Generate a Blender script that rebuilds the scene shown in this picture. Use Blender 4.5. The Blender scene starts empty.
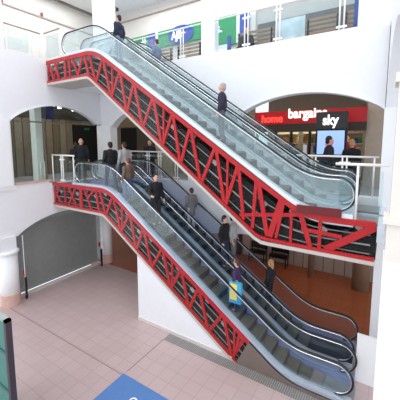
import bpy, bmesh, math, random
from mathutils import Vector, Matrix
random.seed(7)
C = bpy.context.scene.collection
S = bpy.context.scene

# ---------------------------------------------------------------- camera, sky, light, exposure
cam_d = bpy.data.cameras.new('camera'); cam = bpy.data.objects.new('camera', cam_d); C.objects.link(cam)
cam.location = (0, 0, 1.62)
cam.rotation_euler = (math.radians(90 - 6.455), 0, math.radians(32.4))
cam_d.sensor_width = 36; cam_d.lens = 26.73; cam_d.shift_y = -0.0635; cam_d.clip_start = .02
S.camera = cam
w = bpy.data.worlds.new('sky'); S.world = w; w.use_nodes = True
w.node_tree.nodes['Background'].inputs[0].default_value = (.90, .95, 1, 1)
w.node_tree.nodes['Background'].inputs[1].default_value = 1.65
sun_d = bpy.data.lights.new('sun', 'SUN'); sun = bpy.data.objects.new('sun', sun_d); C.objects.link(sun)
sun_d.energy = .8; sun_d.angle = math.radians(30); sun.rotation_euler = (math.radians(28), math.radians(-8), 0)
def area(name, loc, rot, sx, sy, e, col=(1, 1, 1)):
    d = bpy.data.lights.new(name, 'AREA'); o = bpy.data.objects.new(name, d); C.objects.link(o)
    d.shape = 'RECTANGLE'; d.size = sx; d.size_y = sy; d.energy = e; d.color = col
    o.location = loc; o.rotation_euler = rot
    return o
area('skylight', (-5.3, 4.2, 9.6), (0, 0, 0), 10, 8.4, 200, (.95, .98, 1))
area('upper_gallery_light', (-6, 10.6, 8.2), (0, 0, 0), 10, 1.6, 190)
area('upper_side_gallery_light', (-12.6, 7, 8.2), (0, 0, 0), 1.6, 6, 150)
area('middle_gallery_light', (-5, 10.6, 3.7), (0, 0, 0), 9, .6, 80, (1, .93, .84))
area('middle_side_gallery_light', (-12.6, 7, 3.7), (0, 0, 0), .6, 5, 75, (1, .93, .82))
area('shop_interior_light', (-2.8, 12.9, 2.6), (0, 0, 0), 3, .5, 40, (1, .86, .66))
area('ground_rear_light', (-3, 11.4, -.7), (0, 0, 0), 5, .5, 26, (1, .6, .34))
area('ground_left_light', (-9.5, 11, -.7), (0, 0, 0), 2, .5, 4, (1, .7, .5))
S.view_settings.view_transform = 'Standard'; S.view_settings.look = 'None'
S.view_settings.gamma = 1; S.view_settings.use_curve_mapping = False
S.view_settings.exposure = -0.2

# ---------------------------------------------------------------- materials
def lin(c):
    return tuple(((x / 255) / 12.92 if x / 255 <= .04045 else ((x / 255 + .055) / 1.055) ** 2.4) for x in c)
MATS = {}
def M(name, rgb=(200, 200, 200), rough=.6, metal=0, emit=0, spec=.5, var=.05, scale=6):
    if name in MATS: return MATS[name]
    m = bpy.data.materials.new(name); m.use_nodes = True; nt = m.node_tree; b = nt.nodes['Principled BSDF']
    c = lin(rgb)
    b.inputs['Roughness'].default_value = rough; b.inputs['Metallic'].default_value = metal
    b.inputs['Specular IOR Level'].default_value = spec
    tc = nt.nodes.new('ShaderNodeTexCoord'); n = nt.nodes.new('ShaderNodeTexNoise'); n.inputs['Scale'].default_value = scale
    r = nt.nodes.new('ShaderNodeValToRGB')
    r.color_ramp.elements[0].position = .3; r.color_ramp.elements[1].position = .7
    r.color_ramp.elements[0].color = (*[x * (1 - var) for x in c], 1)
    r.color_ramp.elements[1].color = (*[min(1, x * (1 + var)) for x in c], 1)
    nt.links.new(tc.outputs['Object'], n.inputs['Vector']); nt.links.new(n.outputs['Fac'], r.inputs['Fac'])
    nt.links.new(r.outputs['Color'], b.inputs['Base Color'])
    if emit:
        b.inputs['Emission Color'].default_value = (*c, 1); b.inputs['Emission Strength'].default_value = emit
    MATS[name] = m; return m
def glass(name, tint, refl=.1, haze=0.0, hazec=(1, 1, 1), gain=.2):
    m = bpy.data.materials.new(name); m.use_nodes = True; nt = m.node_tree; nt.nodes.clear()
    o = nt.nodes.new('ShaderNodeOutputMaterial'); mx = nt.nodes.new('ShaderNodeMixShader')
    t = nt.nodes.new('ShaderNodeBsdfTransparent'); t.inputs[0].default_value = (*tint, 1)
    g = nt.nodes.new('ShaderNodeBsdfGlossy'); g.inputs['Roughness'].default_value = .04
    fr = nt.nodes.new('ShaderNodeLayerWeight'); fr.inputs[0].default_value = .35
    mr = nt.nodes.new('ShaderNodeMapRange'); mr.inputs['To Min'].default_value = refl; mr.inputs['To Max'].default_value = min(1, refl + gain)
    nt.links.new(fr.outputs['Fresnel'], mr.inputs['Value']); nt.links.new(mr.outputs['Result'], mx.inputs[0])
    src = t
    if haze:
        df = nt.nodes.new('ShaderNodeBsdfDiffuse'); df.inputs[0].default_value = (*hazec, 1)
        m2 = nt.nodes.new('ShaderNodeMixShader'); m2.inputs[0].default_value = haze
        nt.links.new(t.outputs[0], m2.inputs[1]); nt.links.new(df.outputs[0], m2.inputs[2]); src = m2
    nt.links.new(src.outputs[0], mx.inputs[1]); nt.links.new(g.outputs[0], mx.inputs[2])
    nt.links.new(mx.outputs[0], o.inputs[0]); MATS[name] = m; return m
def grid_mat(name, c1, c2, cm, sx, sy, rough=.35, mortar=.012, axes='XY', offx=0, offy=0):
    m = bpy.data.materials.new(name); m.use_nodes = True; nt = m.node_tree; b = nt.nodes['Principled BSDF']
    tc = nt.nodes.new('ShaderNodeTexCoord'); sp = nt.nodes.new('ShaderNodeSeparateXYZ'); cb = nt.nodes.new('ShaderNodeCombineXYZ')
    nt.links.new(tc.outputs['Object'], sp.inputs[0])
    nt.links.new(sp.outputs[axes[0]], cb.inputs[0]); nt.links.new(sp.outputs[axes[1]], cb.inputs[1])
    mp = nt.nodes.new('ShaderNodeMapping'); mp.inputs['Location'].default_value = (offx, offy, 0); nt.links.new(cb.outputs[0], mp.inputs[0])
    br = nt.nodes.new('ShaderNodeTexBrick'); br.offset = 0; br.inputs['Scale'].default_value = 1
    br.inputs['Brick Width'].default_value = sx; br.inputs['Row Height'].default_value = sy
    br.inputs['Mortar Size'].default_value = mortar; br.inputs['Mortar Smooth'].default_value = .1
    br.inputs['Color1'].default_value = (*lin(c1), 1); br.inputs['Color2'].default_value = (*lin(c2), 1); br.inputs['Mortar'].default_value = (*lin(cm), 1)
    nt.links.new(mp.outputs[0], br.inputs[0]); nt.links.new(br.outputs['Color'], b.inputs['Base Color'])
    b.inputs['Roughness'].default_value = rough
    MATS[name] = m; return m
white = M('white_plaster', (238, 238, 242), .7, var=.012)
white2 = M('white_paint', (244, 244, 246), .45, var=.01)
cream = M('cream_plaster', (226, 220, 212), .6, var=.02)
greyw = M('grey_plaster', (170, 170, 168), .7)
black = M('black_rubber', (18, 18, 22), .35)
chrome = M('brushed_steel', (225, 230, 236), .22, 1)
deckm = M('pale_satin_metal', (205, 216, 232), .3, .55)
white_deck = M('white_enamel_deck', (218, 226, 234), .25, .3)
bluem = M('blue_grey_metal', (146, 162, 204), .35, .5)
darkm = M('dark_metal', (34, 36, 38), .5, .4)
rail_grey = M('grey_metal', (150, 156, 158), .4, .6)
red = M('red_paint', (186, 8, 22), .5)
soff = M('pale_pink_grey_panel', (196, 186, 180), .55)
tread = M('step_metal', (104, 104, 92), .5, .2, var=.15, scale=30)
riserm = M('riser_metal', (26, 29, 29), .6, .3)
brownp = M('brown_grey_panel', (118, 104, 98), .5)
rail_white = M('white_rail_paint', (240, 238, 236), .3)
g_clear = glass('clear_glass', (.9, .95, .96), .02)
g_up = glass('pale_glass', (.92, .97, .98), .03, .05, (.85, .95, .97))
g_blue = glass('blue_glass', (.93, .95, .99), .0, .015, (.75, .82, 1), gain=.1)
g_shop = glass('shop_glass', (.88, .92, .9), .02)
g_clad = glass('cladding_glass', (.98, .98, .98), .0, gain=.05)

# ---------------------------------------------------------------- mesh helpers
def add_box(bm, x0, x1, y0, y1, z0, z1, bev=0):
    x0, x1 = sorted((x0, x1)); y0, y1 = sorted((y0, y1)); z0, z1 = sorted((z0, z1))
    r = bmesh.ops.create_cube(bm, size=1)
    bmesh.ops.scale(bm, vec=(x1 - x0, y1 - y0, z1 - z0), verts=r['verts'])
    bmesh.ops.translate(bm, vec=((x0 + x1) / 2, (y0 + y1) / 2, (z0 + z1) / 2), verts=r['verts'])
    if bev:
        es = list({e for v in r['verts'] for e in v.link_edges})
        bmesh.ops.bevel(bm, geom=es, offset=bev, segments=2, affect='EDGES')
def add_bar(bm, p, q, wd, dp, up=Vector((0, 1, 0))):
    p, q = Vector(p), Vector(q); d = (q - p).normalized(); u = up - d * up.dot(d); u.normalize(); s = d.cross(u)
    vs = []
    for c in (p, q):
        for a, b in ((-1, -1), (1, -1), (1, 1), (-1, 1)): vs.append(bm.verts.new(c + s * a * wd / 2 + u * b * dp / 2))
    for f in ((3, 2, 1, 0), (4, 5, 6, 7), (0, 1, 5, 4), (1, 2, 6, 5), (2, 3, 7, 6), (3, 0, 4, 7)): bm.faces.new([vs[i] for i in f])
def add_tube(bm, pts, r, n=8, ry=None):
    pts = [Vector(p) for p in pts]; rings = []
    up = Vector((0, 1, 0))
    for i, p in enumerate(pts):
        d = (pts[min(i + 1, len(pts) - 1)] - pts[max(i - 1, 0)]).normalized()
        uu = up if abs(d.dot(up)) < .95 else Vector((0, 0, 1))
        u = (uu - d * uu.dot(d)).normalized(); s = d.cross(u)
        rings.append([bm.verts.new(p + s * math.cos(2 * math.pi * k / n) * r + u * math.sin(2 * math.pi * k / n) * (ry or r)) for k in range(n)])
    for a, b in zip(rings, rings[1:]):
        for k in range(n): bm.faces.new((a[k], a[(k + 1) % n], b[(k + 1) % n], b[k]))
    bm.faces.new(rings[0][::-1]); bm.faces.new(rings[-1])
def add_lathe(bm, x, y, prof, n=28):
    rings = [[bm.verts.new((x + math.cos(2 * math.pi * k / n) * r, y + math.sin(2 * math.pi * k / n) * r, z)) for k in range(n)] for r, z in prof]
    for a, b in zip(rings, rings[1:]):
        for k in range(n): bm.faces.new((a[k], a[(k + 1) % n], b[(k + 1) % n], b[k]))
    bm.faces.new(rings[0][::-1]); bm.faces.new(rings[-1])
def add_strip(bm, lo, hi, a0, a1, axis='Y'):
    # lo / hi: lists of (s, z); solid between a0 and a1 along axis, s along the other one
    def P(s, z, a): return (s, a, z) if axis == 'Y' else (a, s, z)
    L = [[bm.verts.new(P(*p, a)) for p in row] for a in (a0, a1) for row in (lo, hi)]
    l0, h0, l1, h1 = L; n = len(lo)
    for i in range(n - 1):
        bm.faces.new((l0[i], l0[i + 1], h0[i + 1], h0[i])); bm.faces.new((l1[i + 1], l1[i], h1[i], h1[i + 1]))
        bm.faces.new((h0[i], h0[i + 1], h1[i + 1], h1[i])); bm.faces.new((l1[i], l1[i + 1], l0[i + 1], l0[i]))
    bm.faces.new((l0[0], h0[0], h1[0], l1[0])); bm.faces.new((l0[-1], l1[-1], h1[-1], h0[-1]))
def obj(name, bm, mat, parent=None, smooth=False, off=None):
    bmesh.ops.remove_doubles(bm, verts=bm.verts, dist=1e-6)
    bmesh.ops.recalc_face_normals(bm, faces=bm.faces)
    me = bpy.data.meshes.new(name)
    if off is not None: bmesh.ops.translate(bm, vec=[-c for c in off], verts=bm.verts)
    bm.to_mesh(me); bm.free(); me.materials.append(mat)
    if smooth:
        for p in me.polygons: p.use_smooth = True
    o = bpy.data.objects.new(name, me); C.objects.link(o); o.parent = parent
    return o
def tag(o, label, cat=None, group=None, kind=None):
    if label: o['label'] = label
    if cat: o['category'] = cat
    if group: o['group'] = group
    if kind: o['kind'] = kind
    return o
def thing(name, label, cat, loc=(0, 0, 0), group=None, rz=0):
    o = bpy.data.objects.new(name, None); C.objects.link(o); o.location = loc; o.rotation_euler = (0, 0, rz)
    return tag(o, label, cat, group)
def struct(name, bm, m):
    o = obj(name, bm, m); o['kind'] = 'structure'; return o
def box(name, m, *a, parent=None, bev=0):
    bm = bmesh.new(); add_box(bm, *a, bev=bev); return obj(name, bm, m, parent)
def sbox(name, m, *a):
    bm = bmesh.new(); add_box(bm, *a); return struct(name, bm, m)
def part_in(t, name, bm, m, smooth=False):      # bm in world coordinates, t unrotated
    return obj(name, bm, m, t, smooth, off=t.location)
def pbox(t, name, m, *a, bev=0):
    bm = bmesh.new(); add_box(bm, *a, bev=bev); return part_in(t, name, bm, m)
def copy_tree(o, parent=None):
    c = o.copy(); C.objects.link(c); c.parent = parent
    for ch in list(o.children): copy_tree(ch, c)
    return c
def text_mesh(body, size, extrude=.01, bold=0.0, sx=1.0):
    cu = bpy.data.curves.new('t', 'FONT'); cu.body = body; cu.size = size; cu.extrude = extrude; cu.offset = bold
    o = bpy.data.objects.new('t', cu); C.objects.link(o)
    bpy.context.view_layer.update()
    me = bpy.data.meshes.new_from_object(o.evaluated_get(bpy.context.evaluated_depsgraph_get()))
    bpy.data.objects.remove(o); bpy.data.curves.remove(cu)
    for v in me.vertices: v.co = Vector((v.co.x * sx, -v.co.z, v.co.y))
    return me
def text(name, body, x, y, z, size, m, parent, sx=.75, bold=.0):
    me = text_mesh(body, size, .012, bold, sx); me.name = name; me.materials.clear(); me.materials.append(m)
    o = bpy.data.objects.new(name, me); C.objects.link(o); o.parent = parent
    o.location = Vector((x, y, z)) - (parent.location if parent else Vector()); return o
def arch(s0, s1, spring, apex, n=24):
    return [(s0 + (s1 - s0) * i / n, spring + (apex - spring) * (max(0, 1 - (2 * i / n - 1) ** 2)) ** .85) for i in range(n + 1)]

# ---------------------------------------------------------------- building shell
tile = grid_mat('pink_floor_tile', (188, 166, 165), (183, 161, 160), (172, 151, 150), .36, .36, .38, .010, offx=5.1, offy=-4.6)
warm_terra = grid_mat('warm_lit_terracotta_tile', (172, 98, 64), (164, 94, 62), (150, 86, 58), .36, .36, .22, .008)  # orange tile; the rear hall's warm light and reflections are put into its colour
sbox('floor', tile, -10.9, 4, -1.5, 8.8, -4.3, -4)
sbox('floor', warm_terra, -18, 4, 8.8, 14, -4.3, -4)
mid_floor = grid_mat('grey_floor_tile', (176, 182, 190), (168, 174, 182), (140, 144, 150), .4, .4, .25, .008)
sbox('floor', mid_floor, -16, 3, 9.12, 14, -.35, 0)
sbox('floor', mid_floor, -16, -11.05, 3, 9.12, -.35, 0)
sbox('floor', mid_floor, -16, 3, 9.12, 14, 4.05, 4.4)
sbox('floor', mid_floor, -16, -11.05, 3, 9.12, 4.05, 4.4)
# movement joints across the ground floor
jm = M('dark_joint', (128, 106, 104), .6)
sbox('trim_1', jm, -10.6, -1.4, 4.55, 4.568, -4, -3.998)
sbox('trim_2', jm, -5.11, -5.09, 4.7, 6.1, -4, -3.998)

# left wall (plane X = -10.7)
XL, XLb = -10.7, -11.05
bm = bmesh.new()
lo = [(5.07, -1.8)] + arch(5.07, 8.63, -1.66, -1.12) + [(8.63, -1.8), (8.8, -1.8)]
lo = arch(5.07, 8.63, -1.66, -1.12); hi = [(s, .12 if s < 6.4 else 0.0) for s, z in lo]
add_strip(bm, lo, hi, XLb, XL, 'X'); add_box(bm, XLb, XL, 8.63, 9.12, -1.66, 0)
struct('wall_left', bm, white)
bm = bmesh.new()
lo = arch(5.07, 8.63, 2.34, 2.97); hi = [(s, 4.55 if s < 6.4 else 4.4) for s, z in lo]
add_strip(bm, lo, hi, XLb, XL, 'X'); add_box(bm, XLb, XL, 8.63, 9.12, 2.34, 4.4)
struct('wall_left', bm, white)
bm = bmesh.new(); add_strip(bm, [(s, z - .045) for s, z in arch(5.07, 8.63, 2.34, 2.97)], arch(5.07, 8.63, 2.34, 2.97), XL - .02, XL + .035, 'X')
struct('trim_3', bm, white2)
sbox('wall_left', white, XLb, XL, 3.2, 5.07, -1.66, 8.4)
sbox('trim_4', white2, XL, XL + .06, 4.4, 5.1, -.02, .12)
sbox('trim_5', white2, XL, XL + .12, 4.3, 4.98, .12, 2.36)
# rear wall (plane Y = 8.8)
YR, YRb = 8.8, 9.12
bm = bmesh.new()
lo = arch(-10.0, -6.1, -1.7, -1.2) + arch(-5.2, -.15, -1.65, -1.38); hi = [(s, .15) for s, z in lo]
add_strip(bm, lo, hi, YR, YRb); add_box(bm, XL, -10, YR, YRb, -1.7, .15)
struct('wall_rear', bm, white)
bm = bmesh.new()
lo = arch(-10.03, -6.1, 2.2, 2.97) + arch(-4.15, -.15, 2.40, 2.97); hi = [(s, 4.5) for s, z in lo]
add_strip(bm, lo, hi, YR, YRb); add_box(bm, XL, -10.03, YR, YRb, 2.2, 4.5)
struct('wall_rear', bm, white)
bm = bmesh.new(); a = arch(-4.15, -.15, 2.40, 2.97); add_strip(bm, [(s, z) for s, z in a], [(s, z + .05) for s, z in a], YR - .035, YR + .02)
struct('trim_6', bm, white2)
bm = bmesh.new(); a = arch(-10.03, -6.1, 2.2, 2.97); add_strip(bm, [(s, z) for s, z in a], [(s, z + .05) for s, z in a], YR - .035, YR + .02)
struct('trim_7', bm, white2)
sbox('wall_rear', white, -6.1, -4.15, YR, YRb, .15, 2.4)          # pier between the arches
# corner pier of the right
sbox('wall_right', white, -.15, .9, 8.55, 9.12, -4, 2.42)
sbox('wall_right', white, -.15, .9, 8.55, 9.12, 4.4, 8.4)
sbox('wall_rear', M('shaded_vault_plaster', (186, 186, 190), .7), -.15, 2.4, 8.86, 9.12, 2.42, 4.4)  # plaster greyed to stand in for the shade inside the arch
sbox('wall_right', white, -.86, .9, 8.8, 9.12, 4.5, 8.4)
# right side wall with its arch
bm = bmesh.new()
a = arch(0, 3.55, 2.42, 3.85); T = Matrix.Translation((-.13, 8.55, 0)) @ Matrix.Rotation(math.radians(3.4), 4, 'Z')
add_strip(bm, [(-s, z) for s, z in a], [(-s, 8.4) for s, z in a], 2.4, 0, 'X')  # wall made extra deep to block light and darken the arch underside
bmesh.ops.transform(bm, matrix=T, verts=bm.verts)
struct('wall_right', bm, white)
# near pier on the right
sbox('wall_right', white2, .02, .8, 4.7, 5.2, -4, -.03)
sbox('wall_right', cream, .035, .8, 4.7, 5.2, -.03, .5)
sbox('trim_8', cream, -.01, .8, 4.66, 5.22, .5, .56)
sbox('wall_right', cream, .06, .8, 4.72, 5.18, .56, 8.4)
sbox('trim_9', cream, .02, .8, 4.68, 5.2, 2.38, 2.5)
# outer walls, ceilings
sbox('wall_rear', M('upper_rear_wall', (232, 228, 222), .7, var=.02), -14, 3, 12.05, 12.2, 4.4, 8.4)
sbox('wall_left', M('upper_left_wall', (224, 220, 214), .7, var=.02), -14.2, -14, 3, 12.2, 4.4, 8.4)
sbox('ceiling', white, -14.2, 3, 9.12, 12.2, 8.4, 8.6)
sbox('ceiling', white, -14.2, XLb, 3, 9.12, 8.4, 8.6)
sbox('trim_10', M('taupe_cornice', (176, 160, 152), .6), -14, -13.94, 3, 11.9, 7.3, 7.36)
sbox('trim_11', M('taupe_cornice'), -13.9, 3, 11.97, 12.05, 7.95, 8.0)
mid_wall = M('mid_wall', (150, 138, 122), .7)
sbox('wall_rear', mid_wall, -14, -5.0, 12.3, 12.4, 0, 4.05)
sbox('wall_rear', mid_wall, -5.0, 3, 14, 14.1, 0, 4.05)
sbox('wall_rear', M('beige_plaster', (190, 174, 158), .7), -.72, 3, 11.9, 12.1, 0, 4.05)
sbox('wall_left', mid_wall, -14.2, -14.1, 3, 12.4, 0, 4.05)
gw = M('ground_rear_wall', (196, 182, 176), .6)
panel = grid_mat('white_wall_panels', (186, 172, 164), (176, 164, 156), (120, 104, 96), .42, 4, .5, .02, 'XZ')
sbox('wall_rear', panel, -18, 3, 13.2, 13.35, -4, -.35)
sbox('wall_left', M('dark_brown_wall', (74, 58, 50), .6), -18.2, -18, 9, 13.35, -4, -.35)
sbox('wall_left', M('shutter_reveal', (110, 112, 112), .6), -13, -11.2, 8.9, 9.0, -4, -.35)

# columns
def column(name, label, x, y, r, z0, z1, cap=True, base=None, m=None, cat='column'):
    t = thing(name, label, cat, (x, y, z0))
    bm = bmesh.new(); add_lathe(bm, x, y, [(r, z0), (r, z1)]); part_in(t, 'shaft', bm, m or white2, True)
    if cap:
        bm = bmesh.new(); add_lathe(bm, x, y, [(r, z1 - .02), (r + .05, z1 + .0), (r + .06, z1 + .06), (r + .02, z1 + .1), (r, z1 + .1)]); part_in(t, 'capital', bm, m or white2)
    if base:
        bm = bmesh.new(); add_lathe(bm, x, y, [(r + .02, z0), (r + .02, z0 + base), (r, z0 + base + .02)]); part_in(t, 'base', bm, M('pink_stone', (214, 178, 166), .4))
    return t
column('round_column', 'stout white round column with pink stone base at far left', -10.78, 4.72, .30, -4, -2.16, base=.42)
column('round_column', 'white round column standing at the far end of the grey shutter', -10.85, 8.98, .24, -4, -1.7, base=.4, cap=False)
bx = sbox('wall_left', white, -11.05, -10.6, 4.4, 4.95, -2.06, -1.6)
sbox('wall_left', white2, -10.95, -10.08, 8.75, 9.12, 0, 2.3)
sbox('wall_left', white2, -10.95, -10.0, 8.75, 9.15, 4.4, 8.4)
sbox('wall_rear', white2, -5.55, -5.05, 8.82, 9.12, 4.5, 8.4)
column('square_stub_column', 'beige column behind the lower hall, under the red truss', -2.45, 12.5, .13, -4, -.35, cap=False, m=M('beige_column', (150, 126, 108), .5))
column('square_stub_column', 'wide beige column in the lower hall near the right pier', -.62, 12.4, .3, -4, -.35, cap=False, m=M('beige_column'))

# ---------------------------------------------------------------- escalators
def soft(x, k):     # 0 for x<0, x for x>0, rounded within k
    return 0 if x < -k else (x if x > k else (x + k) ** 2 / (4 * k))
def profile(z_top, x_top, slope, z_bot, k=.42):
    x_bot = x_top + (z_top - z_bot) / slope
    return lambda x: z_top - slope * (soft(x - x_top, k) - soft(x - x_bot, k))
def frange(a, b, n): return [a + (b - a) * i / n for i in range(n + 1)]
def escalator(label, fz, xs0, xs1, y0, y1, bal0, bal1, near, trusspoly, end_cut, glassm, steps_to, dm=None, steps_from=None, dh=.16):
    dm = dm or (deckm, bluem, bluem)
    t = thing('escalator', label, 'escalator', (xs1, (y0 + y1) / 2, fz(xs1)))
    xa, xb = bal0, bal1
    for yi, yy in enumerate((y0 + .15, y1 - .13)):
        # glass panel with rounded ends
        R = .34; n = 100; lo = []; hi = []
        def low(x): return fz(x) + dh
        def high(x): return fz(x) + .88
        xs = [xa + R * (1 - math.cos(math.pi / 2 * i / 8)) for i in range(9)] + frange(xa + R, xb - R, 80)[1:] + [xb - R * math.cos(math.pi / 2 * i / 8) + 0 for i in range(0)]
        xs += [xb - R + R * math.sin(math.pi / 2 * i / 8) for i in range(1, 9)]
        for x in xs:
            m_ = (low(x) + high(x)) / 2; h_ = (high(x) - low(x)) / 2; q = 1
            if x < xa + R: q = math.sqrt(max(0, 1 - ((xa + R - x) / R) ** 2))
            if x > xb - R: q = math.sqrt(max(0, 1 - ((x - xb + R) / R) ** 2))
            lo.append((x, m_ - h_ * max(q, .02))); hi.append((x, m_ + h_ * max(q, .02)))
        bm = bmesh.new(); add_strip(bm, lo, hi, yy - .006, yy + .006)
        g = part_in(t, 'glass_balustrade', bm, glassm)
        # handrail loops round both ends
        path = [(x, z) for x, z in lo if x < xa + R + .05][::-1] + hi + [(x, z) for x, z in lo if x > xb - R - .05][::-1]
        bm = bmesh.new(); add_tube(bm, [(x, yy, z + .012) for x, z in path], .02, 8, .03)
        part_in(t, 'handrail', bm, black, True)
        bm = bmesh.new(); inner = []
        for x, z in path:
            cx = min(max(x, xa + R), xb - R); cz = (low(cx) + high(cx)) / 2
            inner.append((x + (cx - x) * .1, yy, z + (cz - z) * .11))
        add_tube(bm, inner, .014, 6, .024)
        part_in(t, 'handrail_guide', bm, chrome, True)
        # skirt and deck under the glass
        xs = frange(xa + .02, xb - .02, 70)
        bm = bmesh.new(); add_strip(bm, [(x, fz(x) + .08) for x in xs], [(x, fz(x) + dh) for x in xs], yy - (.12 if yi == 0 else .05), yy + (.05 if yi == 0 else .12))
        part_in(t, 'deck', bm, dm[yi])
        bm = bmesh.new(); add_strip(bm, [(x, fz(x) - .12) for x in xs], [(x, fz(x) + .08) for x in xs], yy + (.05 if yi == 0 else -.07), yy + (.07 if yi == 0 else -.05))
        part_in(t, 'skirt', bm, dm[2])
    # steps
    ya, yb = y0 + .23, y1 - .21; pitch = .3
    bm = bmesh.new(); add_box(bm, -.15, .15, ya, yb, -.03, 0)
    for i in range(12):
        xx = -.145 + i * .025; add_box(bm, xx, xx + .012, ya, yb, 0, .008)
    tm = bpy.data.meshes.new('step'); bm.to_mesh(tm); bm.free(); tm.materials.append(tread)
    bm = bmesh.new(); add_box(bm, .14, .155, ya, yb, -.25, -.03)
    rm = bpy.data.meshes.new('riser'); bm.to_mesh(rm); bm.free(); rm.materials.append(riserm)
    x = (steps_from if steps_from is not None else xs0 + .9)
    while x < steps_to:
        s = bpy.data.objects.new('step', tm); C.objects.link(s); s.parent = t; s.location = Vector((x, 0, fz(x - .15) - .002)) - t.location
        if fz(x - .15) - fz(x + .15) > .05:
            r = bpy.data.objects.new('riser', rm); C.objects.link(r); r.parent = s
        x += pitch
    # landing plates
    for nm, a, b in (('landing_plate', xs0, (steps_from or xs0 + .9) - .15), ('landing_plate', steps_to, xs1)):
        if b > a + .05: pbox(t, nm, rail_grey, a, b, ya, yb, fz((a + b) / 2) - .04, fz((a + b) / 2) + .004)
    # truss body
    (lo_f, hi_f, tx0, tx1) = trusspoly
    xs = frange(tx0, tx1, 60)
    bm = bmesh.new(); add_strip(bm, [(x, lo_f(x) + .05) for x in xs], [(x, max(lo_f(x) + .06, min(hi_f(x) - .02, fz(x) - .26))) for x in xs], y0 + (.14 if near else .02), y1 - .02)
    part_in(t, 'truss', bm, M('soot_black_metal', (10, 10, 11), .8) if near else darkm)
    bm = bmesh.new(); add_strip(bm, [(x, lo_f(x) - .03) for x in xs], [(x, lo_f(x) + .05) for x in xs], y0, y1)
    part_in(t, 'soffit', bm, soff if near else white)
    if near:
        def pt(x, f): return (x, y0 + .045, lo_f(x) + .05 + (hi_f(x) - lo_f(x) - .05) * f)
        # machinery rails behind the lattice
        for f in (.2, .42, .66):
            bm = bmesh.new(); add_tube(bm, [(x, y0 + .1, lo_f(x) + (hi_f(x) - lo_f(x)) * f) for x in frange(tx0 + .03, tx1 - .1, 50)], .011 if f != .42 else .02, 6)
            part_in(t, 'chain_rail', bm, M('dull_chain', (146, 150, 146), .5))
        k = 0
        for x in frange(tx0 + .2, tx1 - .3, 46):
            k += 1
            if k % 3 == 0: continue
            f = (.27, .46, .8)[k % 3] if k % 2 else .64
            z = lo_f(x) + (hi_f(x) - lo_f(x)) * f
            bm = bmesh.new(); add_box(bm, -.07, .07, -.02, .02, -.05, .05, bev=.008)
            bmesh.ops.rotate(bm, cent=(0, 0, 0), matrix=Matrix.Rotation(math.radians(40), 3, 'Y'), verts=bm.verts)
            bmesh.ops.translate(bm, vec=(x, y0 + .115, z), verts=bm.verts)
            part_in(t, 'bracket', bm, (rail_grey, darkm, greyw)[k % 3])
        # red lattice
        xs2 = frange(tx0, tx1 - .02, 70)
        for nm, f, wd in (('top_chord', .94, .125), ('bottom_chord', .05, .07)):
            bm = bmesh.new(); add_strip(bm, [(x, pt(x, f)[2] - wd / 2) for x in xs2], [(x, pt(x, f)[2] + wd / 2) for x in xs2], y0 + .01, y0 + .06)
            part_in(t, nm, bm, red)
        for i_, (a, fa, b, fb, wd) in enumerate(LAT):
            o_ = Vector((0, (i_ % 7) * .0016, 0)); pa, pb = Vector(pt(a, fa)) + o_, Vector(pt(b, fb)) + o_
            bm = bmesh.new(); add_bar(bm, pa, pb, wd * 1.12, .04); part_in(t, 'brace', bm, red)
        bm = bmesh.new(); add_strip(bm, [(x, lo_f(x) + .05) for x in xs], [(x, hi_f(x)) for x in xs], y0 - .008, y0)
        part_in(t, 'cladding_glass', bm, g_clad)
    return t
def zig(x0, x1, p, lean=0):
    out = []; x = x0; i = 0
    while x < x1 - .1:
        q = p * (1 + .15 * math.sin(i * 2.3))
        out.append((x, .92, x + q * .38, .08, .075)); out.append((x + q * .46, .08, x + q * .95, .92, .075))
        if i % 3 == 1: out.append((x + q * .5, .08, x + q * .52, .92, .05))
        x += q; i += 1
    return out
YA0, YA1, YB0, YB1 = 6.4, 7.42, 7.5, 8.7
# lower pair: middle floor down to the ground floor
SL = .68; fL = profile(0, -7.6, SL, -4.0)
def kneeL(x): return -.83 - SL * .985 * soft(x + 7.86, .12)
def topL(x): return fL(x) + .07
def hiL(x): return min(topL(x), kneeL(x) + 4) if x < -2.66 else topL(x)
def loL(x): return kneeL(x)
LAT = [(-10.6, .95, -10.6, .05, .07), (-10.2, .95, -10.5, .5, .07), (-10.5, .5, -10.18, .05, .07), (-9.98, .95, -9.98, .05, .06),
       (-9.8, .95, -9.3, .05, .07), (-9.3, .95, -9.8, .05, .07), (-9.05, .95, -9.05, .05, .14), (-8.85, .9, -8.5, .08, .06), (-8.7, .5, -8.25, .95, .06), (-8.25, .95, -8.1, .05, .08)]
LAT += zig(-8.05, -3.1, .66) + [(-2.9, .95, -3.02, .2, .06)]
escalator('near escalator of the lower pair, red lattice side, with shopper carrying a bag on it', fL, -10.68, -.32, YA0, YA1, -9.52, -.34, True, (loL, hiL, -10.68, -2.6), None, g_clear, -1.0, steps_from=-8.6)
escalator('far escalator of the lower pair, blue-sided, between the red one and the rear wall', fL, -10.68, -.42, YB0, YB1, -9.75, -.42, False, (lambda x: max(-3.99, kneeL(x)), lambda x: fL(x) - .1, -10.68, -.46), None, g_blue, -1.05, steps_from=-8.6)
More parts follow.
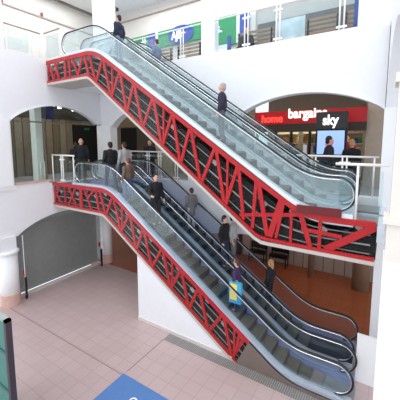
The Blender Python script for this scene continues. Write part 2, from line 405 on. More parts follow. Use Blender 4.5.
# upper pair
SU = .67; fU = profile(4.4, -8.0, SU, 0)
def loU(x): return 3.66 - .745 * (soft(x + 8.36, .1) - soft(x + 8.36 - 4.40 / .745, .14))
def hiU(x): return fU(x) + .07
LAT = [(-10.6, .95, -10.6, .05, .06), (-10.55, .9, -10.25, .05, .08), (-10.2, .95, -9.95, .05, .08), (-9.95, .95, -10.3, .1, .05), (-9.6, .95, -9.6, .05, .1), (-9.35, .95, -9.35, .05, .07),
       (-9.2, .9, -8.9, .08, .07), (-8.9, .08, -8.6, .95, .07), (-8.55, .95, -8.35, .05, .08)]
LAT += zig(-8.3, -3.3, .66) + [(-3.0, .95, -2.85, .1, .07), (-2.62, .1, -2.55, .9, .07), (-2.5, .95, -2.25, .1, .09), (-2.95, .12, -1.5, .86, .07), (-2.2, .1, -1.95, .9, .12), (-1.9, .9, -2.05, .1, .06), (-1.72, .95, -1.72, .05, .05), (-1.55, .95, -1.3, .08, .09),
        (-1.12, .95, -1.12, .05, .06), (-1.5, .5, -.7, .5, .07), (-1.0, .08, -.12, .9, .13)]
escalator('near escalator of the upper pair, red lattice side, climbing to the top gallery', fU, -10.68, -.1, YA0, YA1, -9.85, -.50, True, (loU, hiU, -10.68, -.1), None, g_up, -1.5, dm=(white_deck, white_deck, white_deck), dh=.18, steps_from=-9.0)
escalator('far escalator of the upper pair, against the rear wall, climbing to the top gallery', fU, -10.68, -.1, YB0, YB1, -9.85, -.58, False, (loU, lambda x: fU(x) - .1, -10.68, -.1), None, g_up, -1.5, dm=(white_deck, white_deck, white_deck), dh=.18, steps_from=-9.0)
for nm, a, b, c, d in (('near', -1.6, -.72, .10, .27),):
    tag(box('red_strip', M('dark_red_strip', (104, 12, 20), .5), a, b, 6.36, 6.398, c, d), 'dark red strip on top of the truss at the foot of the upper escalator', 'cover')  # plain dark red strip along the upper edge of the truss
# ground pieces of the lower pair
bm = bmesh.new(); xs = frange(-2.7, -.35, 30)
add_strip(bm, [(-2.97 + (x + 2.64) / 2.29 * 2.62, -4) for x in frange(-2.64, -.35, 30)], [(x, fL(x) + .06) for x in frange(-2.64, -.35, 30)], 6.385, 6.4)
tag(obj('escalator_side_panel', bm, brownp), 'brown-grey metal side panel closing the foot of the lower red escalator', 'panel')
t = thing('support_wall', 'white triangular support wall under the lower red escalator', 'support', (-5, 7.5, -4))
bm = bmesh.new(); xs = frange(-6.38, -3.08, 12); add_strip(bm, [(x, -4) for x in xs], [(x, max(-3.98, kneeL(x) - .035)) for x in xs], 6.43, 8.6)
part_in(t, 'wall_panel', bm, white)
pbox(t, 'skirting', M('pale_skirting', (214, 206, 204), .4), -6.39, -3.1, 6.405, 6.43, -4, -3.9)
tag(box('newel_foot', black, -.58, -.48, 6.5, 6.6, -4, -3.84), 'black steel foot under the nearest escalator handrail end', 'handrail foot')
# floor grille strips in front
gm = grid_mat('grille_metal', (150, 146, 144), (142, 138, 136), (104, 100, 98), .05, 2, .4, .012)
tag(box('floor_grille', gm, -5.1, -.2, 6.1, 6.38, -4, -3.992), 'long grey floor grating strip in front of the white support wall', 'grating')
# mid landing at the right, side rails
lm = M('pale_blue_floor', (196, 206, 214), .25)
sbox('floor', lm, -1.45, -.02, 7.42, 7.5, -.3, 0); sbox('floor', lm, -.1, .02, 6.4, 8.8, -.3, 0)
sbox('floor', lm, -10.7, -10.68, 6.4, 8.8, -.3, 0)

# ---------------------------------------------------------------- railings
def railing(label, pts, z, h, pairs, posts, glassm=None, axis='X', top_r=.028, rail_m=None):
    t = thing('balcony_railing', label, 'railing', (pts[0][0], pts[0][1], z))
    bm = bmesh.new(); add_tube(bm, [(x, y, z + h) for x, y in pts], top_r, 8); part_in(t, 'top_rail', bm, rail_m or rail_white, True)
    (xa, ya), (xb, yb) = pts[0], pts[-1]; L = math.hypot(xb - xa, yb - ya); ux, uy = (xb - xa) / L, (yb - ya) / L
    for s in posts + [p + d for p in pairs for d in (-.055, .055)]:
        x, y = xa + ux * s, ya + uy * s
        bm = bmesh.new(); add_lathe(bm, x, y, [(.022, z), (.022, z + h)], 10); part_in(t, 'post', bm, rail_white, True)
    for p in pairs:
        x, y = xa + ux * p, ya + uy * p
        for zz in (z + .1, z + h - .16):
            bm = bmesh.new(); add_bar(bm, (x - ux * .13, y - uy * .13, zz), (x + ux * .13, y + uy * .13, zz), .05, .05, Vector((0, 0, 1))); part_in(t, 'clamp', bm, rail_white)
    ss = sorted([0] + pairs + posts + [L])
    for a, b in zip(ss, ss[1:]):
        if b - a < .3: continue
        bm = bmesh.new(); a += .08; b -= .08
        add_bar(bm, (xa + ux * a, ya + uy * a, z + h / 2 + .0), (xa + ux * b, ya + uy * b, z + h / 2), h - .22, .01, Vector((-uy, ux, 0))); part_in(t, 'glass_panel', bm, glassm or g_clear)
    return t
railing('white railing with glass panels along the top gallery of the rear wall', [(-5.45, 8.9), (-.25, 8.9)], 4.5, 1.05, [1.5, 2.5, 4.2], [.05])
railing('white railing on the top gallery left of the tall white pillar', [(-10.0, 8.9), (-5.6, 8.9)], 4.5, 1.05, [1.8, 3.6], [])
railing('slim glass railing on top of the high left wall', [(-10.85, 5.1), (-10.85, 6.35)], 4.55, .9, [], [.05, .9, 1.2], rail_m=M('taupe_rail', (170, 150, 136), .5))
railing('short rail from the left wall to the upper escalator entrance', [(-10.8, 6.47), (-9.86, 6.47)], 4.48, 1.0, [], [.05], rail_m=M('taupe_rail'))
railing('white railing on the middle gallery in front of the shops at right', [(-4.1, 8.9), (-.2, 8.9)], .15, 1.05, [.7, 1.45, 2.3, 3.1], [3.8])
railing('white railing on the middle gallery behind the lower escalators', [(-10.0, 8.9), (-6.15, 8.9)], .15, 1.05, [.9, 1.9, 2.5, 3.3], [.05])
railing('white topped glass railing beside the foot of the upper escalators', [(-.88, 6.44), (.03, 6.44)], .08, 1.09, [], [.40])
railing('white railing with round posts at the head of the lower escalators', [(-10.72, 6.47), (-9.36, 6.47)], .08, 1.02, [.62], [.03, 1.3])
railing('short brown topped barrier beside the left shop window', [(-10.95, 6.1), (-10.95, 6.38)], .12, .72, [], [.04, .2])

# ---------------------------------------------------------------- left side: shop window, shutter
fr = M('pinkish_frame', (206, 178, 166), .5)
t = thing('shop_window', 'tall arched glass shop window above the white ledge at left', 'window', (-10.9, 5.7, .12))
bm = bmesh.new(); add_box(bm, -10.9, -10.89, 5.08, 6.36, .16, 2.3); part_in(t, 'pane', bm, g_shop)
bm = bmesh.new(); a = arch(5.09, 8.61, 2.34, 2.95); add_strip(bm, [(s, 2.3) for s, z in a], a, -10.9, -10.89, 'X'); part_in(t, 'arched_pane', bm, g_shop)
pbox(t, 'transom', M('bronze_frame', (120, 108, 92), .4, .3), -10.93, -10.87, 5.08, 8.62, 2.28, 2.33)
pbox(t, 'sill', fr, -10.95, -10.66, 5.08, 6.38, .12, .17)
pbox(t, 'mullion', M('bronze_frame'), -10.92, -10.88, 6.3, 6.35, .16, 2.3)
sbox('wall_left', M('pale_green_white', (234, 236, 232), .6), -11.5, -11.15, 6.15, 6.4, 0, 4.05)
t = thing('roller_shutter', 'closed grey roller shutter behind the low arch on the ground floor', 'shutter', (-11, 7, -4))
bm = bmesh.new()
for i in range(27): add_box(bm, -11.12 + .008 * (i % 2), -11.08, 5.12, 8.62, -3.92 + i * .095, -3.92 + i * .095 + .092)
part_in(t, 'slats', bm, M('shutter_grey', (140, 144, 142), .5, .1))
pbox(t, 'bottom_bar', M('pale_skirting'), -11.03, -10.9, 5.12, 8.62, -4, -3.92)
pbox(t, 'housing', M('green_grey', (150, 160, 156), .5), -11.3, -11.07, 5.12, 8.62, -1.36, -1.0)
t = thing('shutter_post', 'slim post with black foot and red band at the shutter corner near left', 'post', (-10.66, 5.2, -4))
pbox(t, 'foot', black, -10.69, -10.63, 5.16, 5.23, -4, -3.2); pbox(t, 'rod', white2, -10.675, -10.655, 5.18, 5.2, -3.2, -1.66)
pbox(t, 'red_band', red, -10.74, -10.69, 5.14, 5.22, -3.12, -2.95)
t = thing('shutter_post', 'slim post with black foot at the far end of the shutter', 'post', (-10.66, 8.5, -4))
pbox(t, 'foot', black, -10.69, -10.63, 8.47, 8.54, -4, -3.2); pbox(t, 'rod', white2, -10.675, -10.655, 8.49, 8.51, -3.2, -1.66)
pbox(t, 'red_band', red, -10.76, -10.7, 8.44, 8.53, -3.1, -2.9)
# middle-left shopfront
t = thing('shopfront', 'brown panelled shopfront behind the left arch on the middle floor', 'shopfront', (-13.9, 8, 0))
pm = [M('taupe_panel', (120, 108, 92), .5), M('olive_brown_panel', (104, 94, 76), .5), M('grey_brown_panel', (132, 122, 106), .5)]
y = 5.0; k = 0
while y < 9.6:
    pbox(t, 'panel', pm[k % 3], -14.08, -14.02, y, y + .32, 0, 2.7); y += .36; k += 1
pbox(t, 'fascia', M('dark_fascia', (60, 52, 44), .5), -14.08, -13.98, 4.6, 12, 2.7, 3.3)
pbox(t, 'doorway', M('near_black', (16, 14, 14), .6), -14.08, -14.0, 9.7, 11.6, 0, 2.5)
tag(box('hanging_sign', M('dark_blue_sign', (22, 38, 110), .4), -11.9, -11.84, 7.0, 7.35, 2.5, 4.05), 'dark blue hanging sign inside the left arch', 'sign')
t = thing('exit_sign', 'small green lit exit sign above the dark doorway at left', 'sign', (-13.95, 10.4, 2.3))
pbox(t, 'sign_panel', M('exit_green', (20, 120, 60), .4, emit=.15), -13.98, -13.94, 10.35, 10.65, 2.22, 2.32)
t0 = None
for i, (x, y, wh) in enumerate(((-12.3, 7.55, 'nearest the wall'), (-12.7, 8.15, 'middle one'), (-13.2, 9.2, 'farthest in'))):
    t = thing('downlight', 'round lit ceiling downlight inside the left arch, ' + wh, 'ceiling light', (x, y, 4.05), 'downlights in the left gallery')
    bm = bmesh.new(); add_lathe(bm, x, y, [(.1, 3.1), (.1, 3.14), (.03, 3.2), (.02, 4.05)], 16); part_in(t, 'housing', bm, white2)
    bm = bmesh.new(); add_lathe(bm, x, y, [(.08, 3.08), (.08, 3.1)], 16); part_in(t, 'lamp', bm, M('lamp_glow', (255, 244, 224), .4, emit=8))

# ---------------------------------------------------------------- middle-rear shops
dk = M('charcoal_sign', (52, 52, 56), .45)
t = thing('shop_fascia', 'red shop fascia with home bargains lettering behind the right arch', 'shop sign', (-2.7, 11.7, 2.25))
pbox(t, 'sign_board', M('signal_red', (196, 26, 34), .4), -4.75, -.7, 11.7, 11.8, 2.28, 2.78)
pbox(t, 'lower_board', M('dark_fascia'), -4.75, -.7, 11.72, 11.8, 1.98, 2.28)
text('lettering', 'home', -4.45, 11.68, 2.36, .42, M('red_neon', (255, 70, 60), .4, emit=1.6), t, .9, .008)
text('lettering', 'bargains', -3.38, 11.68, 2.5, .50, M('white_neon', (255, 252, 248), .4, emit=1.2), t, .86, .012)
t = thing('shop_window', 'dark framed shop window with lit shelves behind the right arch', 'shop window', (-3.6, 11.8, 0))
for x in (-4.7, -3.9, -3.3, -2.6): pbox(t, 'frame', M('near_black'), x, x + .09, 11.74, 11.82, 0, 1.98)
pbox(t, 'pane', g_shop, -4.7, -2.55, 11.78, 11.79, 0, 1.98)
def rack(label, x0, x1, y, seed):
    r = random.Random(seed); t = thing('shop_shelf', label, 'shelving', ((x0 + x1) / 2, y, 0), 'lit shelves inside the shop')
    pbox(t, 'back_panel', M('warm_panel', (222, 196, 150), .6), x0, x1, y, y + .05, 0, 2.0)
    for z in (.3, .7, 1.1, 1.5, 1.9): pbox(t, 'shelf', white2, x0, x1, y - .25, y, z, z + .03)
    cols = [(206, 60, 50), (230, 190, 70), (70, 120, 190), (230, 230, 225), (80, 150, 90), (230, 140, 60)]
    for z in (.33, .73, 1.13, 1.53):
        x = x0 + .05
        while x < x1 - .12:
            wd = r.uniform(.07, .14); c = r.randrange(6)
            pbox(t, 'package', M('package_%s' % ('red', 'yellow', 'blue', 'white', 'green', 'orange')[c], cols[c], .5), x, x + wd, y - .22, y - .04, z, z + r.uniform(.16, .3)); x += wd + .02
rack('lit shelf of packaged goods seen through the left shop window', -4.3, -3.35, 13.2, 1)
rack('lit shelf of packaged goods seen beside the screen stand', -3.1, -2.3, 13.0, 2)
rack('lit shelf of bright goods right of the screen stand', -1.5, -.85, 12.6, 3)
t = thing('display_stand', 'charcoal promotional stand with a pale blue screen and sky lettering', 'display stand', (-1.7, 10.7, 0))
pbox(t, 'backboard', dk, -2.14, -1.17, 10.7, 10.82, 0, 2.58, bev=.01)
pbox(t, 'screen_frame', M('near_black'), -2.12, -1.19, 10.66, 10.7, 1.12, 2.02)
pbox(t, 'screen', M('pale_blue_screen', (158, 190, 240), .3, emit=.9), -2.07, -1.24, 10.65, 10.66, 1.18, 1.96)
text('lettering', 'sky', -1.93, 10.69, 2.16, .46, M('white_neon'), t, .8, .014)
text('screen_lettering', 'sky', -1.82, 10.64, 1.48, .26, M('screen_red', (214, 80, 110), .4, emit=.5), t, .8, .006)
tag(box('leaflet_board', white2, -2.42, -2.3, 10.2, 10.22, 0, 1.5), 'small white board left of the screen stand', 'notice')
t = thing('shopfront', 'dark doorway and brown panels behind the middle floor rear arch', 'shopfront', (-9, 12.2, 0))
pbox(t, 'doorway', M('near_black'), -13.2, -12.0, 12.22, 12.28, 0, 2.35)
pbox(t, 'panel', M('brown_panel', (92, 80, 68), .5), -11.95, -10.7, 12.22, 12.28, 0, 2.45)
pbox(t, 'panel', M('sand_panel', (190, 176, 150), .6), -10.6, -9.4, 12.2, 12.28, 0, 2.8)
pbox(t, 'fascia', M('warm_fascia', (160, 138, 104), .5), -13.6, -10.6, 12.15, 12.28, 2.4, 3.0)

# ---------------------------------------------------------------- top gallery
gr = M('sign_green', (20, 150, 92), .4); bl = M('sign_blue', (40, 78, 168), .4)
t = thing('shop_sign', 'long green shop sign with blue oval badge on the top gallery', 'shop sign', (-9.9, 11.95, 5.9))
pbox(t, 'sign_board', gr, -12.2, -7.2, 11.93, 12.05, 6.25, 7.0)
pbox(t, 'blue_stripe', bl, -10.7, -10.2, 11.915, 11.93, 6.05, 7.0); pbox(t, 'white_stripe', white2, -10.2, -10.05, 11.915, 11.93, 6.05, 7.0)
bm = bmesh.new(); add_lathe(bm, 0, 0, [(1, 0), (1, .02)], 32)
bmesh.ops.scale(bm, vec=(.75, .42, 1), verts=bm.verts); bmesh.ops.rotate(bm, cent=(0, 0, 0), matrix=Matrix.Rotation(math.radians(90), 3, 'X'), verts=bm.verts)
bmesh.ops.translate(bm, vec=(-8.65, 11.91, 6.62), verts=bm.verts); part_in(t, 'oval_badge', bm, bl)
text('lettering', 'AJB', -9.15, 11.87, 6.45, .5, M('white_neon'), t, .8, .01)
t = thing('shop_sign', 'green board with blue and white corner behind the top railing', 'shop sign', (-5.9, 11.95, 5.6))
pbox(t, 'sign_board', gr, -6.75, -5.75, 11.93, 12.05, 5.75, 6.95); pbox(t, 'white_stripe', white2, -5.75, -5.6, 11.92, 12.0, 5.75, 7.0)
pbox(t, 'blue_stripe', bl, -5.6, -5.2, 11.92, 12.0, 5.9, 6.9)
text('lettering', 's.', -6.7, 11.9, 6.32, .55, M('white_neon'), t, .9)
tag(box('advert_hoarding', white2, -6.7, -5.75, 11.4, 11.46, 4.4, 5.6), 'plain white low hoarding under the green and blue board', 'hoarding')
tag(box('advert_hoarding', bl, -5.7, -5.55, 11.0, 11.06, 4.4, 5.75), 'narrow blue upright banner beside the seated person', 'banner')
wood = M('slat_wood', (158, 132, 112), .55, var=.12); woodd = M('dark_slat', (70, 60, 56), .5)
def bench(label, x0, x1, y):
    t = thing('slatted_bench', label, 'bench', ((x0 + x1) / 2, y, 4.4), 'slatted benches on the top gallery')
    for i in range(5): pbox(t, 'back_slat', wood, x0, x1, y + .1, y + .13, 5.0 + i * .14, 5.0 + i * .14 + .09)
    for i in range(3): pbox(t, 'seat_slat', wood, x0, x1, y - .35 + i * .14, y - .25 + i * .14, 4.82, 4.86)
    for x in (x0 + .05, x1 - .1): pbox(t, 'leg', darkm, x, x + .05, y - .33, y + .1, 4.4, 4.82); pbox(t, 'upright', darkm, x, x + .05, y + .06, y + .1, 4.82, 5.62)
bench('slatted wooden bench behind the white and green signs, left of the pillar', -9.6, -8.2, 10.6)
bench('slatted wooden bench just right of the long green sign pillar', -7.95, -6.7, 10.6)
bench('slatted wooden bench beside the seated person on the top gallery', -5.1, -3.7, 10.6)
bench('slatted wooden bench right of the glass poster on the top gallery', -2.6, -1.55, 10.6)
bench('slatted wooden bench nearest the right end of the top gallery', -1.45, -.6, 10.6)
t = thing('shop_window', 'wide dark shop window with frosted poster on the top gallery', 'shop window', (-3, 11.95, 4.4))
pbox(t, 'frame', greyw, -4.9, -.3, 11.95, 12.03, 4.4, 6.9); pbox(t, 'pane', M('smoked_pane', (96, 100, 104), .15), -4.8, -.4, 11.93, 11.95, 4.5, 6.3)
pbox(t, 'top_band', M('pale_grey_band', (186, 186, 184), .5), -4.8, -.4, 11.92, 11.95, 6.3, 6.75)
t = thing('window_poster', 'pale blue and white poster panel with orange patch on the top gallery', 'poster', (-3.0, 10.9, 4.4))
pbox(t, 'poster_board', M('pale_poster', (196, 214, 222), .4, var=.25, scale=2.2), -3.75, -2.75, 11.2, 11.25, 4.4, 6.0); pbox(t, 'orange_patch', M('orange_patch', (226, 150, 120), .5), -3.78, -3.5, 11.18, 11.2, 4.5, 5.0)
tag(box('advert_banner', bl, -1.1, -1.0, 10.1, 10.13, 4.4, 5.7), 'narrow blue upright banner near the right end of the top gallery', 'banner')
# skylight frame in the left ceiling
t = thing('ceiling_hatch', 'grey framed recessed ceiling panel at the top left', 'ceiling panel', (-13, 9.8, 8.38))
hm = M('taupe_frame', (136, 124, 116), .5)
for a in ((-13.9, -13.8, 7.6, 11.4), (-12.3, -12.2, 7.6, 11.4), (-13.9, -12.2, 7.6, 7.7), (-13.9, -12.2, 11.3, 11.4)): pbox(t, 'frame', hm, *a, 8.28, 8.4)
pbox(t, 'panel', M('ceiling_white', (240, 238, 234), .5), -13.8, -12.3, 7.7, 11.3, 8.36, 8.4)
for (y, wh) in ((6.6, 'left one'), (8.3, 'right one')):
    t = thing('wall_spotlight', 'tiny dark spotlight on the cornice of the top left wall, ' + wh, 'spotlight', (-13.92, y, 7.36), 'spotlights on the left cornice')
    bm = bmesh.new(); add_lathe(bm, -13.92, y, [(.05, 7.36), (.07, 7.46), (.03, 7.52)], 12); part_in(t, 'lamp', bm, M('brown_red', (150, 96, 86), .5))

# ---------------------------------------------------------------- ground floor things
tag(box('floor_mat', M('blue_carpet', (84, 122, 178), .9, var=.08, scale=40), -5.12, -3.1, 3.0, 4.6, -4, -3.985), 'blue floor mat with a white ring mark lying on the tiles', 'mat')
bm = bmesh.new()
for k in range(24):
    a, b = 2 * math.pi * k / 24, 2 * math.pi * (k + 1) / 24
    vs = [bm.verts.new((-4.36 + math.cos(q) * r * .9, 4.15 + math.sin(q) * r, -3.982)) for q, r in ((a, .1), (b, .1), (b, .065), (a, .065))]
    bm.faces.new(vs)
add_box(bm, -4.38, -4.34, 3.96, 4.08, -3.985, -3.981)
ring = obj('ring_mark', bm, white2, bpy.data.objects['floor_mat'])
t = thing('display_board', 'teal panel board with dark frame at the lower left corner', 'display board', (-5.8, 2.35, -4))
pbox(t, 'panel', M('teal_panel', (60, 128, 120), .4), -6.9, -5.5, 2.28, 2.34, -3.8, -1.52)
pbox(t, 'frame', M('dark_frame', (58, 50, 62), .4), -5.5, -5.42, 2.26, 2.36, -4, -1.48); pbox(t, 'top_edge', M('pale_edge', (160, 170, 166), .4), -6.9, -5.42, 2.26, 2.36, -1.52, -1.48)
for z in (-2.15, -2.9): pbox(t, 'rail', M('teal_dark', (38, 96, 96), .4), -6.9, -5.5, 2.265, 2.28, z, z + .05)
t = thing('low_partition', 'plain white low partition beside the lower escalator ends', 'partition', (0, 7.42, -4))
pbox(t, 'body', white2, -.36, .6, 7.38, 7.46, -4, -2.87); pbox(t, 'top', white2, -.365, .61, 7.375, 7.465, -2.87, -2.84)
t = thing('door', 'dark brown door in the pale rear wall of the lower hall', 'door', (-6, 13.15, -4))
pbox(t, 'door_leaf', M('dark_red_brown', (58, 34, 30), .5), -6.9, -5.9, 13.1, 13.19, -4, -1.6); pbox(t, 'handle', chrome, -6.05, -6.0, 13.05, 13.1, -3.0, -2.8)
for (x, wh) in ((-4.9, 'left'), (-3.9, 'right')):
    t = thing('dark_bench', 'dark bench against the rear wall of the lower hall, %s of the pair' % wh, 'bench', (x, 12.8, -4), 'dark benches in the lower hall')
    pbox(t, 'seat', black, x - .4, x + .4, 12.55, 12.95, -3.55, -3.48); pbox(t, 'backrest', black, x - .4, x + .4, 12.93, 12.97, -3.4, -3.1)
    for dx in (-.38, .34):
        pbox(t, 'leg', black, x + dx, x + dx + .04, 12.57, 12.61, -4, -3.55); pbox(t, 'leg', black, x + dx, x + dx + .04, 12.93, 12.97, -4, -3.1)

# ---------------------------------------------------------------- people
def capsule(bm, p, q, r0, r1, n=10):
    p, q = Vector(p), Vector(q); d = q - p; L = d.length
    if L < 1e-5: d = Vector((0, 0, 1)); L = 1e-5
    d = d / L; u = (Vector((0, 1, 0)) if abs(d.y) < .9 else Vector((1, 0, 0))); u = (u - d * u.dot(d)).normalized(); s = d.cross(u)
    rings = []
    for a in (-80, -45, 0): rings.append((p + d * math.sin(math.radians(a)) * r0, math.cos(math.radians(a)) * r0))
    for a in (0, 45, 80): rings.append((q + d * math.sin(math.radians(a)) * r1, math.cos(math.radians(a)) * r1))
    R_ = [[bm.verts.new(c + u * math.cos(2 * math.pi * k / n) * r + s * math.sin(2 * math.pi * k / n) * r) for k in range(n)] for c, r in rings]
    for a, b in zip(R_, R_[1:]):
        for k in range(n): bm.faces.new((a[k], a[(k + 1) % n], b[(k + 1) % n], b[k]))
    bm.faces.new(R_[0][::-1]); bm.faces.new(R_[-1])
def ell(bm, c, r, seg=12):
    x = bmesh.ops.create_uvsphere(bm, u_segments=seg, v_segments=8, radius=1)
    bmesh.ops.scale(bm, vec=r, verts=x['verts']); bmesh.ops.translate(bm, vec=c, verts=x['verts'])
def fuse(name, bm, voxel, m, parent, mat4, smooth=3):
    me = bpy.data.meshes.new(name); bmesh.ops.recalc_face_normals(bm, faces=bm.faces); bm.to_mesh(me); bm.free()
    o = bpy.data.objects.new(name, me); C.objects.link(o)
    md = o.modifiers.new('r', 'REMESH'); md.mode = 'VOXEL'; md.voxel_size = voxel
    ms = o.modifiers.new('s', 'SMOOTH'); ms.iterations = smooth; ms.factor = .5
    bpy.context.view_layer.update()
    me2 = bpy.data.meshes.new_from_object(o.evaluated_get(bpy.context.evaluated_depsgraph_get()))
    bpy.data.objects.remove(o); me2.name = name; me2.transform(mat4); me2.materials.clear(); me2.materials.append(m)
    for p in me2.polygons: p.use_smooth = True
    o = bpy.data.objects.new(name, me2); C.objects.link(o); o.parent = parent; return o
skins = {'light': M('skin_light', (226, 178, 152), .5), 'pink': M('skin_pink', (222, 164, 140), .5)}
def person(label, x, y, z, h, face, jacket, trousers, hair, pose='stand', skin='light', long=False, bald=False, hairlong=False, drop=0):
    """face = heading in degrees (0 looks along +X). drop = height the front foot stands lower by."""
    t = thing('person', label, 'person', (x, y, z), None, math.radians(face))
    k = h / 1.75
    # horizontal build is narrower than tall
    R3 = Matrix.Diagonal((k * 1.0, k * 1.08, k, 1))
    lj = {}
    for s in (-1, 1):
        hip = Vector((0, s * .09, .92)); fx = .0; fz = .0
        if pose in ('walk',): fx = .2 * s
        if pose == 'step': fx = .13 * s; fz = -drop if s > 0 else 0
        knee = Vector((.03 + fx * .55, s * .095, .50 + fz * .5)); ank = Vector((fx - .02, s * .10, .085 + fz))
        sh = Vector((0, s * .175, 1.385))
        if pose == 'rail' and s < 0: el = Vector((.08, s * .26, 1.17)); wr = Vector((.30, s * .30, 1.10))
        elif pose == 'bag' : el = Vector((-.02, s * .24, 1.14)); wr = Vector((.1, s * .16, .98))
        elif pose == 'phone' and s > 0: el = Vector((.05, s * .23, 1.16)); wr = Vector((.22, s * .05, 1.28))
        else: el = Vector((-.04, s * .235, 1.15)); wr = Vector((.05, s * .25, .91))
        if pose == 'sit': hip = Vector((0, s * .09, .5)); knee = Vector((.42, s * .12, .48)); ank = Vector((.42, s * .12, .08))
        lj[s] = (hip, knee, ank, sh, el, wr)
    dz = -.42 if pose == 'sit' else 0
    def hands(bm):
        for s in (-1, 1):
            hip, knee, ank, sh, el, wr = lj[s]; el = el + Vector((0, 0, dz)); wr = wr + Vector((0, 0, dz))
            d = (wr - el).normalized(); side = Vector((1, 0, 0)) if abs(d.z) > .6 else Vector((0, -s, 0))
            palm = wr + d * .08; capsule(bm, wr, palm, .026, .034, 8)
            for i, L in enumerate((.07, .08, .075, .06)):
                o_ = side * (.03 - i * .02); a = palm + o_; b = a + d * L * .55 ; c = b + (d * .8 + Vector((0, -s * .5, -.1))).normalized() * L * .5
                capsule(bm, a, b, .010, .0095, 6); capsule(bm, b, c, .0095, .008, 6)
            a = wr + d * .03 + side * .03; b = a + (d + side).normalized() * .05; capsule(bm, a, b, .012, .010, 6); capsule(bm, b, b + d * .03, .010, .009, 6)
    # body: one continuous mesh
    bm = bmesh.new(); up = Vector((0, 0, dz))
    ell(bm, (.01, 0, 1.635 + dz), (.092, .075, .115)); ell(bm, (.035, 0, 1.57 + dz), (.06, .055, .06)); ell(bm, (.103, 0, 1.615 + dz), (.018, .013, .024))
    ell(bm, (.085, 0, 1.575 + dz), (.018, .026, .012)); ell(bm, (.08, 0, 1.655 + dz), (.02, .055, .012))
    for s in (-1, 1): ell(bm, (0, s * .078, 1.615 + dz), (.02, .014, .032), 8)
    capsule(bm, (-.01, 0, 1.42 + dz), (.005, 0, 1.57 + dz), .058, .052)
    ell(bm, (0, 0, 1.28 + dz), (.095, .15, .2)); ell(bm, (0, 0, 1.02 + dz), (.09, .13, .16))
    for s in (-1, 1):
        hip, knee, ank, sh, el, wr = lj[s]
        capsule(bm, sh + up, el + up, .048, .038); capsule(bm, el + up, wr + up, .036, .024)
        capsule(bm, hip, knee, .075, .05); capsule(bm, knee, ank, .048, .034); capsule(bm, ank, ank + Vector((.12, 0, -.04)), .035, .028)
    hands(bm)
    fuse('body', bm, .0105, skins[skin], t, R3, 1)
    # jacket
    bm = bmesh.new(); ell(bm, (0, 0, 1.29 + dz), (.14, .195, .21)); ell(bm, (0, 0, 1.05 + dz), (.14, .185, .22)); ell(bm, (.0, 0, 1.41 + dz), (.08, .15, .075))
    capsule(bm, (-.01, 0, 1.40 + dz), (0, 0, 1.475 + dz), .085, .066)
    if long: capsule(bm, (0, 0, 1.0), (.0, 0, .68), .14, .16)
    for s in (-1, 1):
        hip, knee, ank, sh, el, wr = lj[s]
        capsule(bm, sh + up, el + up, .082, .068); capsule(bm, el + up, el + (wr - el) * .93 + up, .066, .05)
    fuse('jacket', bm, .016, jacket, t, R3)
    bm = bmesh.new(); hp = lj[1][0].z; ell(bm, (0, 0, hp + .04), (.115, .158, .13))
    for s in (-1, 1):
        hip, knee, ank, sh, el, wr = lj[s]
        capsule(bm, hip, knee, .092, .068); capsule(bm, knee, ank + Vector((0, 0, .015)), .066, .052)
    fuse('trousers', bm, .016, trousers, t, R3)
    for s in (-1, 1):
        ank = lj[s][2]; bm = bmesh.new(); capsule(bm, ank + Vector((-.03, 0, -.04)), ank + Vector((.13, 0, -.052)), .045, .034); 
        fuse('shoe', bm, .014, M('dark_shoe', (34, 30, 30), .5), t, R3)
    if not bald:
        bm = bmesh.new(); ell(bm, (-.018, 0, 1.668 + dz), (.1, .088, .105)); ell(bm, (-.05, 0, 1.62 + dz), (.066, .08, .10))
        if hairlong: capsule(bm, (-.06, 0, 1.62 + dz), (-.07, 0, 1.46 + dz), .08, .06)
        geom = bmesh.ops.bisect_plane(bm, geom=bm.verts[:] + bm.edges[:] + bm.faces[:], plane_co=(.052, 0, 1.66 + dz), plane_no=(.8, 0, -.5), clear_outer=True)
        bmesh.ops.holes_fill(bm, edges=bm.edges)
        fuse('hair', bm, .014, hair, t, R3, 2)
    for s in (-1, 1):
        bm = bmesh.new(); ell(bm, (.088, s * .03, 1.635 + dz), (.012, .014, .009), 8); me = obj('eye', bm, M('dark_eye', (30, 24, 22), .3), t); me.data.transform(R3)
    bm = bmesh.new(); ell(bm, (.1, 0, 1.568 + dz), (.006, .024, .006), 8); o = obj('mouth', bm, M('lip', (170, 90, 84), .4), t); o.data.transform(R3)
    return t
cb = M('black_cloth', (26, 26, 32), .8); navy = M('navy_cloth', (30, 36, 62), .8); cgrey = M('grey_cloth', (122, 122, 126), .8); jean = M('blue_denim', (48, 96, 156), .8)
djean = M('dark_denim', (48, 60, 88), .8); brown = M('brown_cloth', (112, 90, 76), .8); purple = M('purple_cloth', (62, 40, 84), .8); pgrey = M('pale_grey_cloth', (186, 184, 186), .8)
hb = M('brown_hair', (70, 46, 34), .6); hr = M('auburn_hair', (120, 68, 48), .6); hk = M('black_hair', (24, 20, 20), .6); hblond = M('blond_hair', (196, 150, 96), .6); hg = M('grey_hair', (166, 156, 148), .6)
YN, YF = 6.9, 8.12
person('person in brown top and bright blue jeans riding down, seen from behind', -7.02, 6.76, fL(-7.1), 1.42, 180, brown, jean, hr, 'step')
person('person in black jacket leaning on the rail of the near lower escalator', -6.0, YN, fL(-6.15), 1.6, -20, cb, M('charcoal_trousers', (38, 38, 44), .8), hk, 'rail')
person('person in long grey coat on the far lower escalator, alone', -5.5, YF, fL(-5.6), 1.42, 160, cgrey, pgrey, hb, 'stand', long=True)
person('person in dark jacket at the front of the couple on the far lower escalator', -4.14, 7.95, fL(-4.24), 1.62, 0, cb, djean, hb, 'stand')
person('person in pale jacket close behind the dark jacketed rider on the far lower escalator', -4.06, 8.38, fL(-4.16), 1.62, 10, pgrey, cgrey, hk, 'stand')
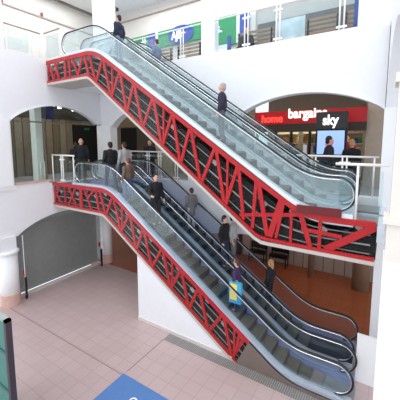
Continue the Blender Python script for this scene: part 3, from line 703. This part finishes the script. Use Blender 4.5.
person('person in purple jacket with a colourful shopping bag on the near lower escalator', -3.2, 6.86, fL(-3.35), 1.42, 185, purple, M('dark_purple_trousers', (40, 36, 60), .8), hb, 'bag')
person('blond person in black clothes low on the far lower escalator', -2.72, YF, fL(-2.85), 1.42, 170, cb, cb, hblond, 'stand', hairlong=True)
person('person in dark purple jacket and grey trousers on the upper escalator', -3.7, YN, fU(-3.8), 1.5, 195, M('dark_plum_cloth', (44, 36, 60), .8), M('grey_trousers', (92, 94, 104), .8), hg, 'stand', 'pink')
person('person in navy coat at the top of the near upper escalator', -7.45, YN + .05, fU(-7.6) + .0, 1.42, 190, navy, M('pale_blue_trousers', (130, 150, 170), .8), hk, 'stand')
person('person in pale blue top halfway behind the white pillar on the upper escalator', -7.0, YF + .1, fU(-7.1), 1.3, 180, M('dusty_blue_cloth', (116, 136, 160), .8), djean, hb, 'stand')
person('bald person in black coat facing away at the left landing', -10.45, 7.55, 0, 1.72, 144, cb, M('dark_green_trousers', (44, 50, 46), .8), hk, 'stand', bald=True)
person('person in dark clothes just left of the bald one in black', -11.3, 7.9, 0, 1.55, 160, M('dark_brown_cloth', (40, 32, 34), .8), djean, hb, 'stand')
person('person in black jacket and jeans stepping off at the lower escalators head', -8.05, YN + .05, fL(-8.1), 1.58, 165, cb, djean, hk, 'walk')
person('person in pale grey jacket and jeans beside the one in black at the escalator head', -7.85, YN + .5, fL(-7.95), 1.58, 175, pgrey, djean, hb, 'walk')
person('person with grey hair in black jacket walking by the middle floor rail at right', -1.5, 9.5, 0, 1.76, 25, cb, djean, hk, 'walk', 'pink')
person('person in black jacket looking at the shop right of the screen stand', -.98, 10.35, 0, 1.66, 80, cb, cb, hblond, 'stand')
person('person in red top among the goods right of the screen stand', -1.25, 11.3, 0, 1.86, -90, M('red_cloth', (190, 30, 34), .8), cb, hb, 'stand')
person('dark dressed person in front of the lit shop window', -2.97, 11, 0, 1.52, 100, cb, cb, hk, 'stand')
person('person in dark top behind the middle floor rear railing', -8.55, 9.5, 0, 1.66, -60, M('dark_brown_cloth'), cb, hb, 'stand')
person('person in black seated on the top gallery bench', -4.6, 10.38, 4.42, 1.66, -95, cb, cb, hb, 'sit')
# shopping bag
t = thing('shopping_bag', 'blue and yellow shopping bag held by the person in purple', 'bag', (-3.12, 6.66, -2.2))
bm = bmesh.new(); add_box(bm, -3.28, -2.94, 6.56, 6.66, fL(-3.35) + .36, fL(-3.35) + .92, bev=.01); part_in(t, 'bag_body', bm, M('cyan_bag', (70, 170, 214), .5))
z0 = fL(-3.35); pbox(t, 'yellow_panel', M('yellow_bag', (240, 214, 110), .5), -3.25, -3.05, 6.55, 6.56, z0 + .46, z0 + .88)
bm = bmesh.new(); add_tube(bm, [(-3.2, 6.61, z0 + .84), (-3.17, 6.63, z0 + .95), (-3.08, 6.63, z0 + .95), (-3.04, 6.61, z0 + .84)], .008, 6); part_in(t, 'handle', bm, M('yellow_bag'))
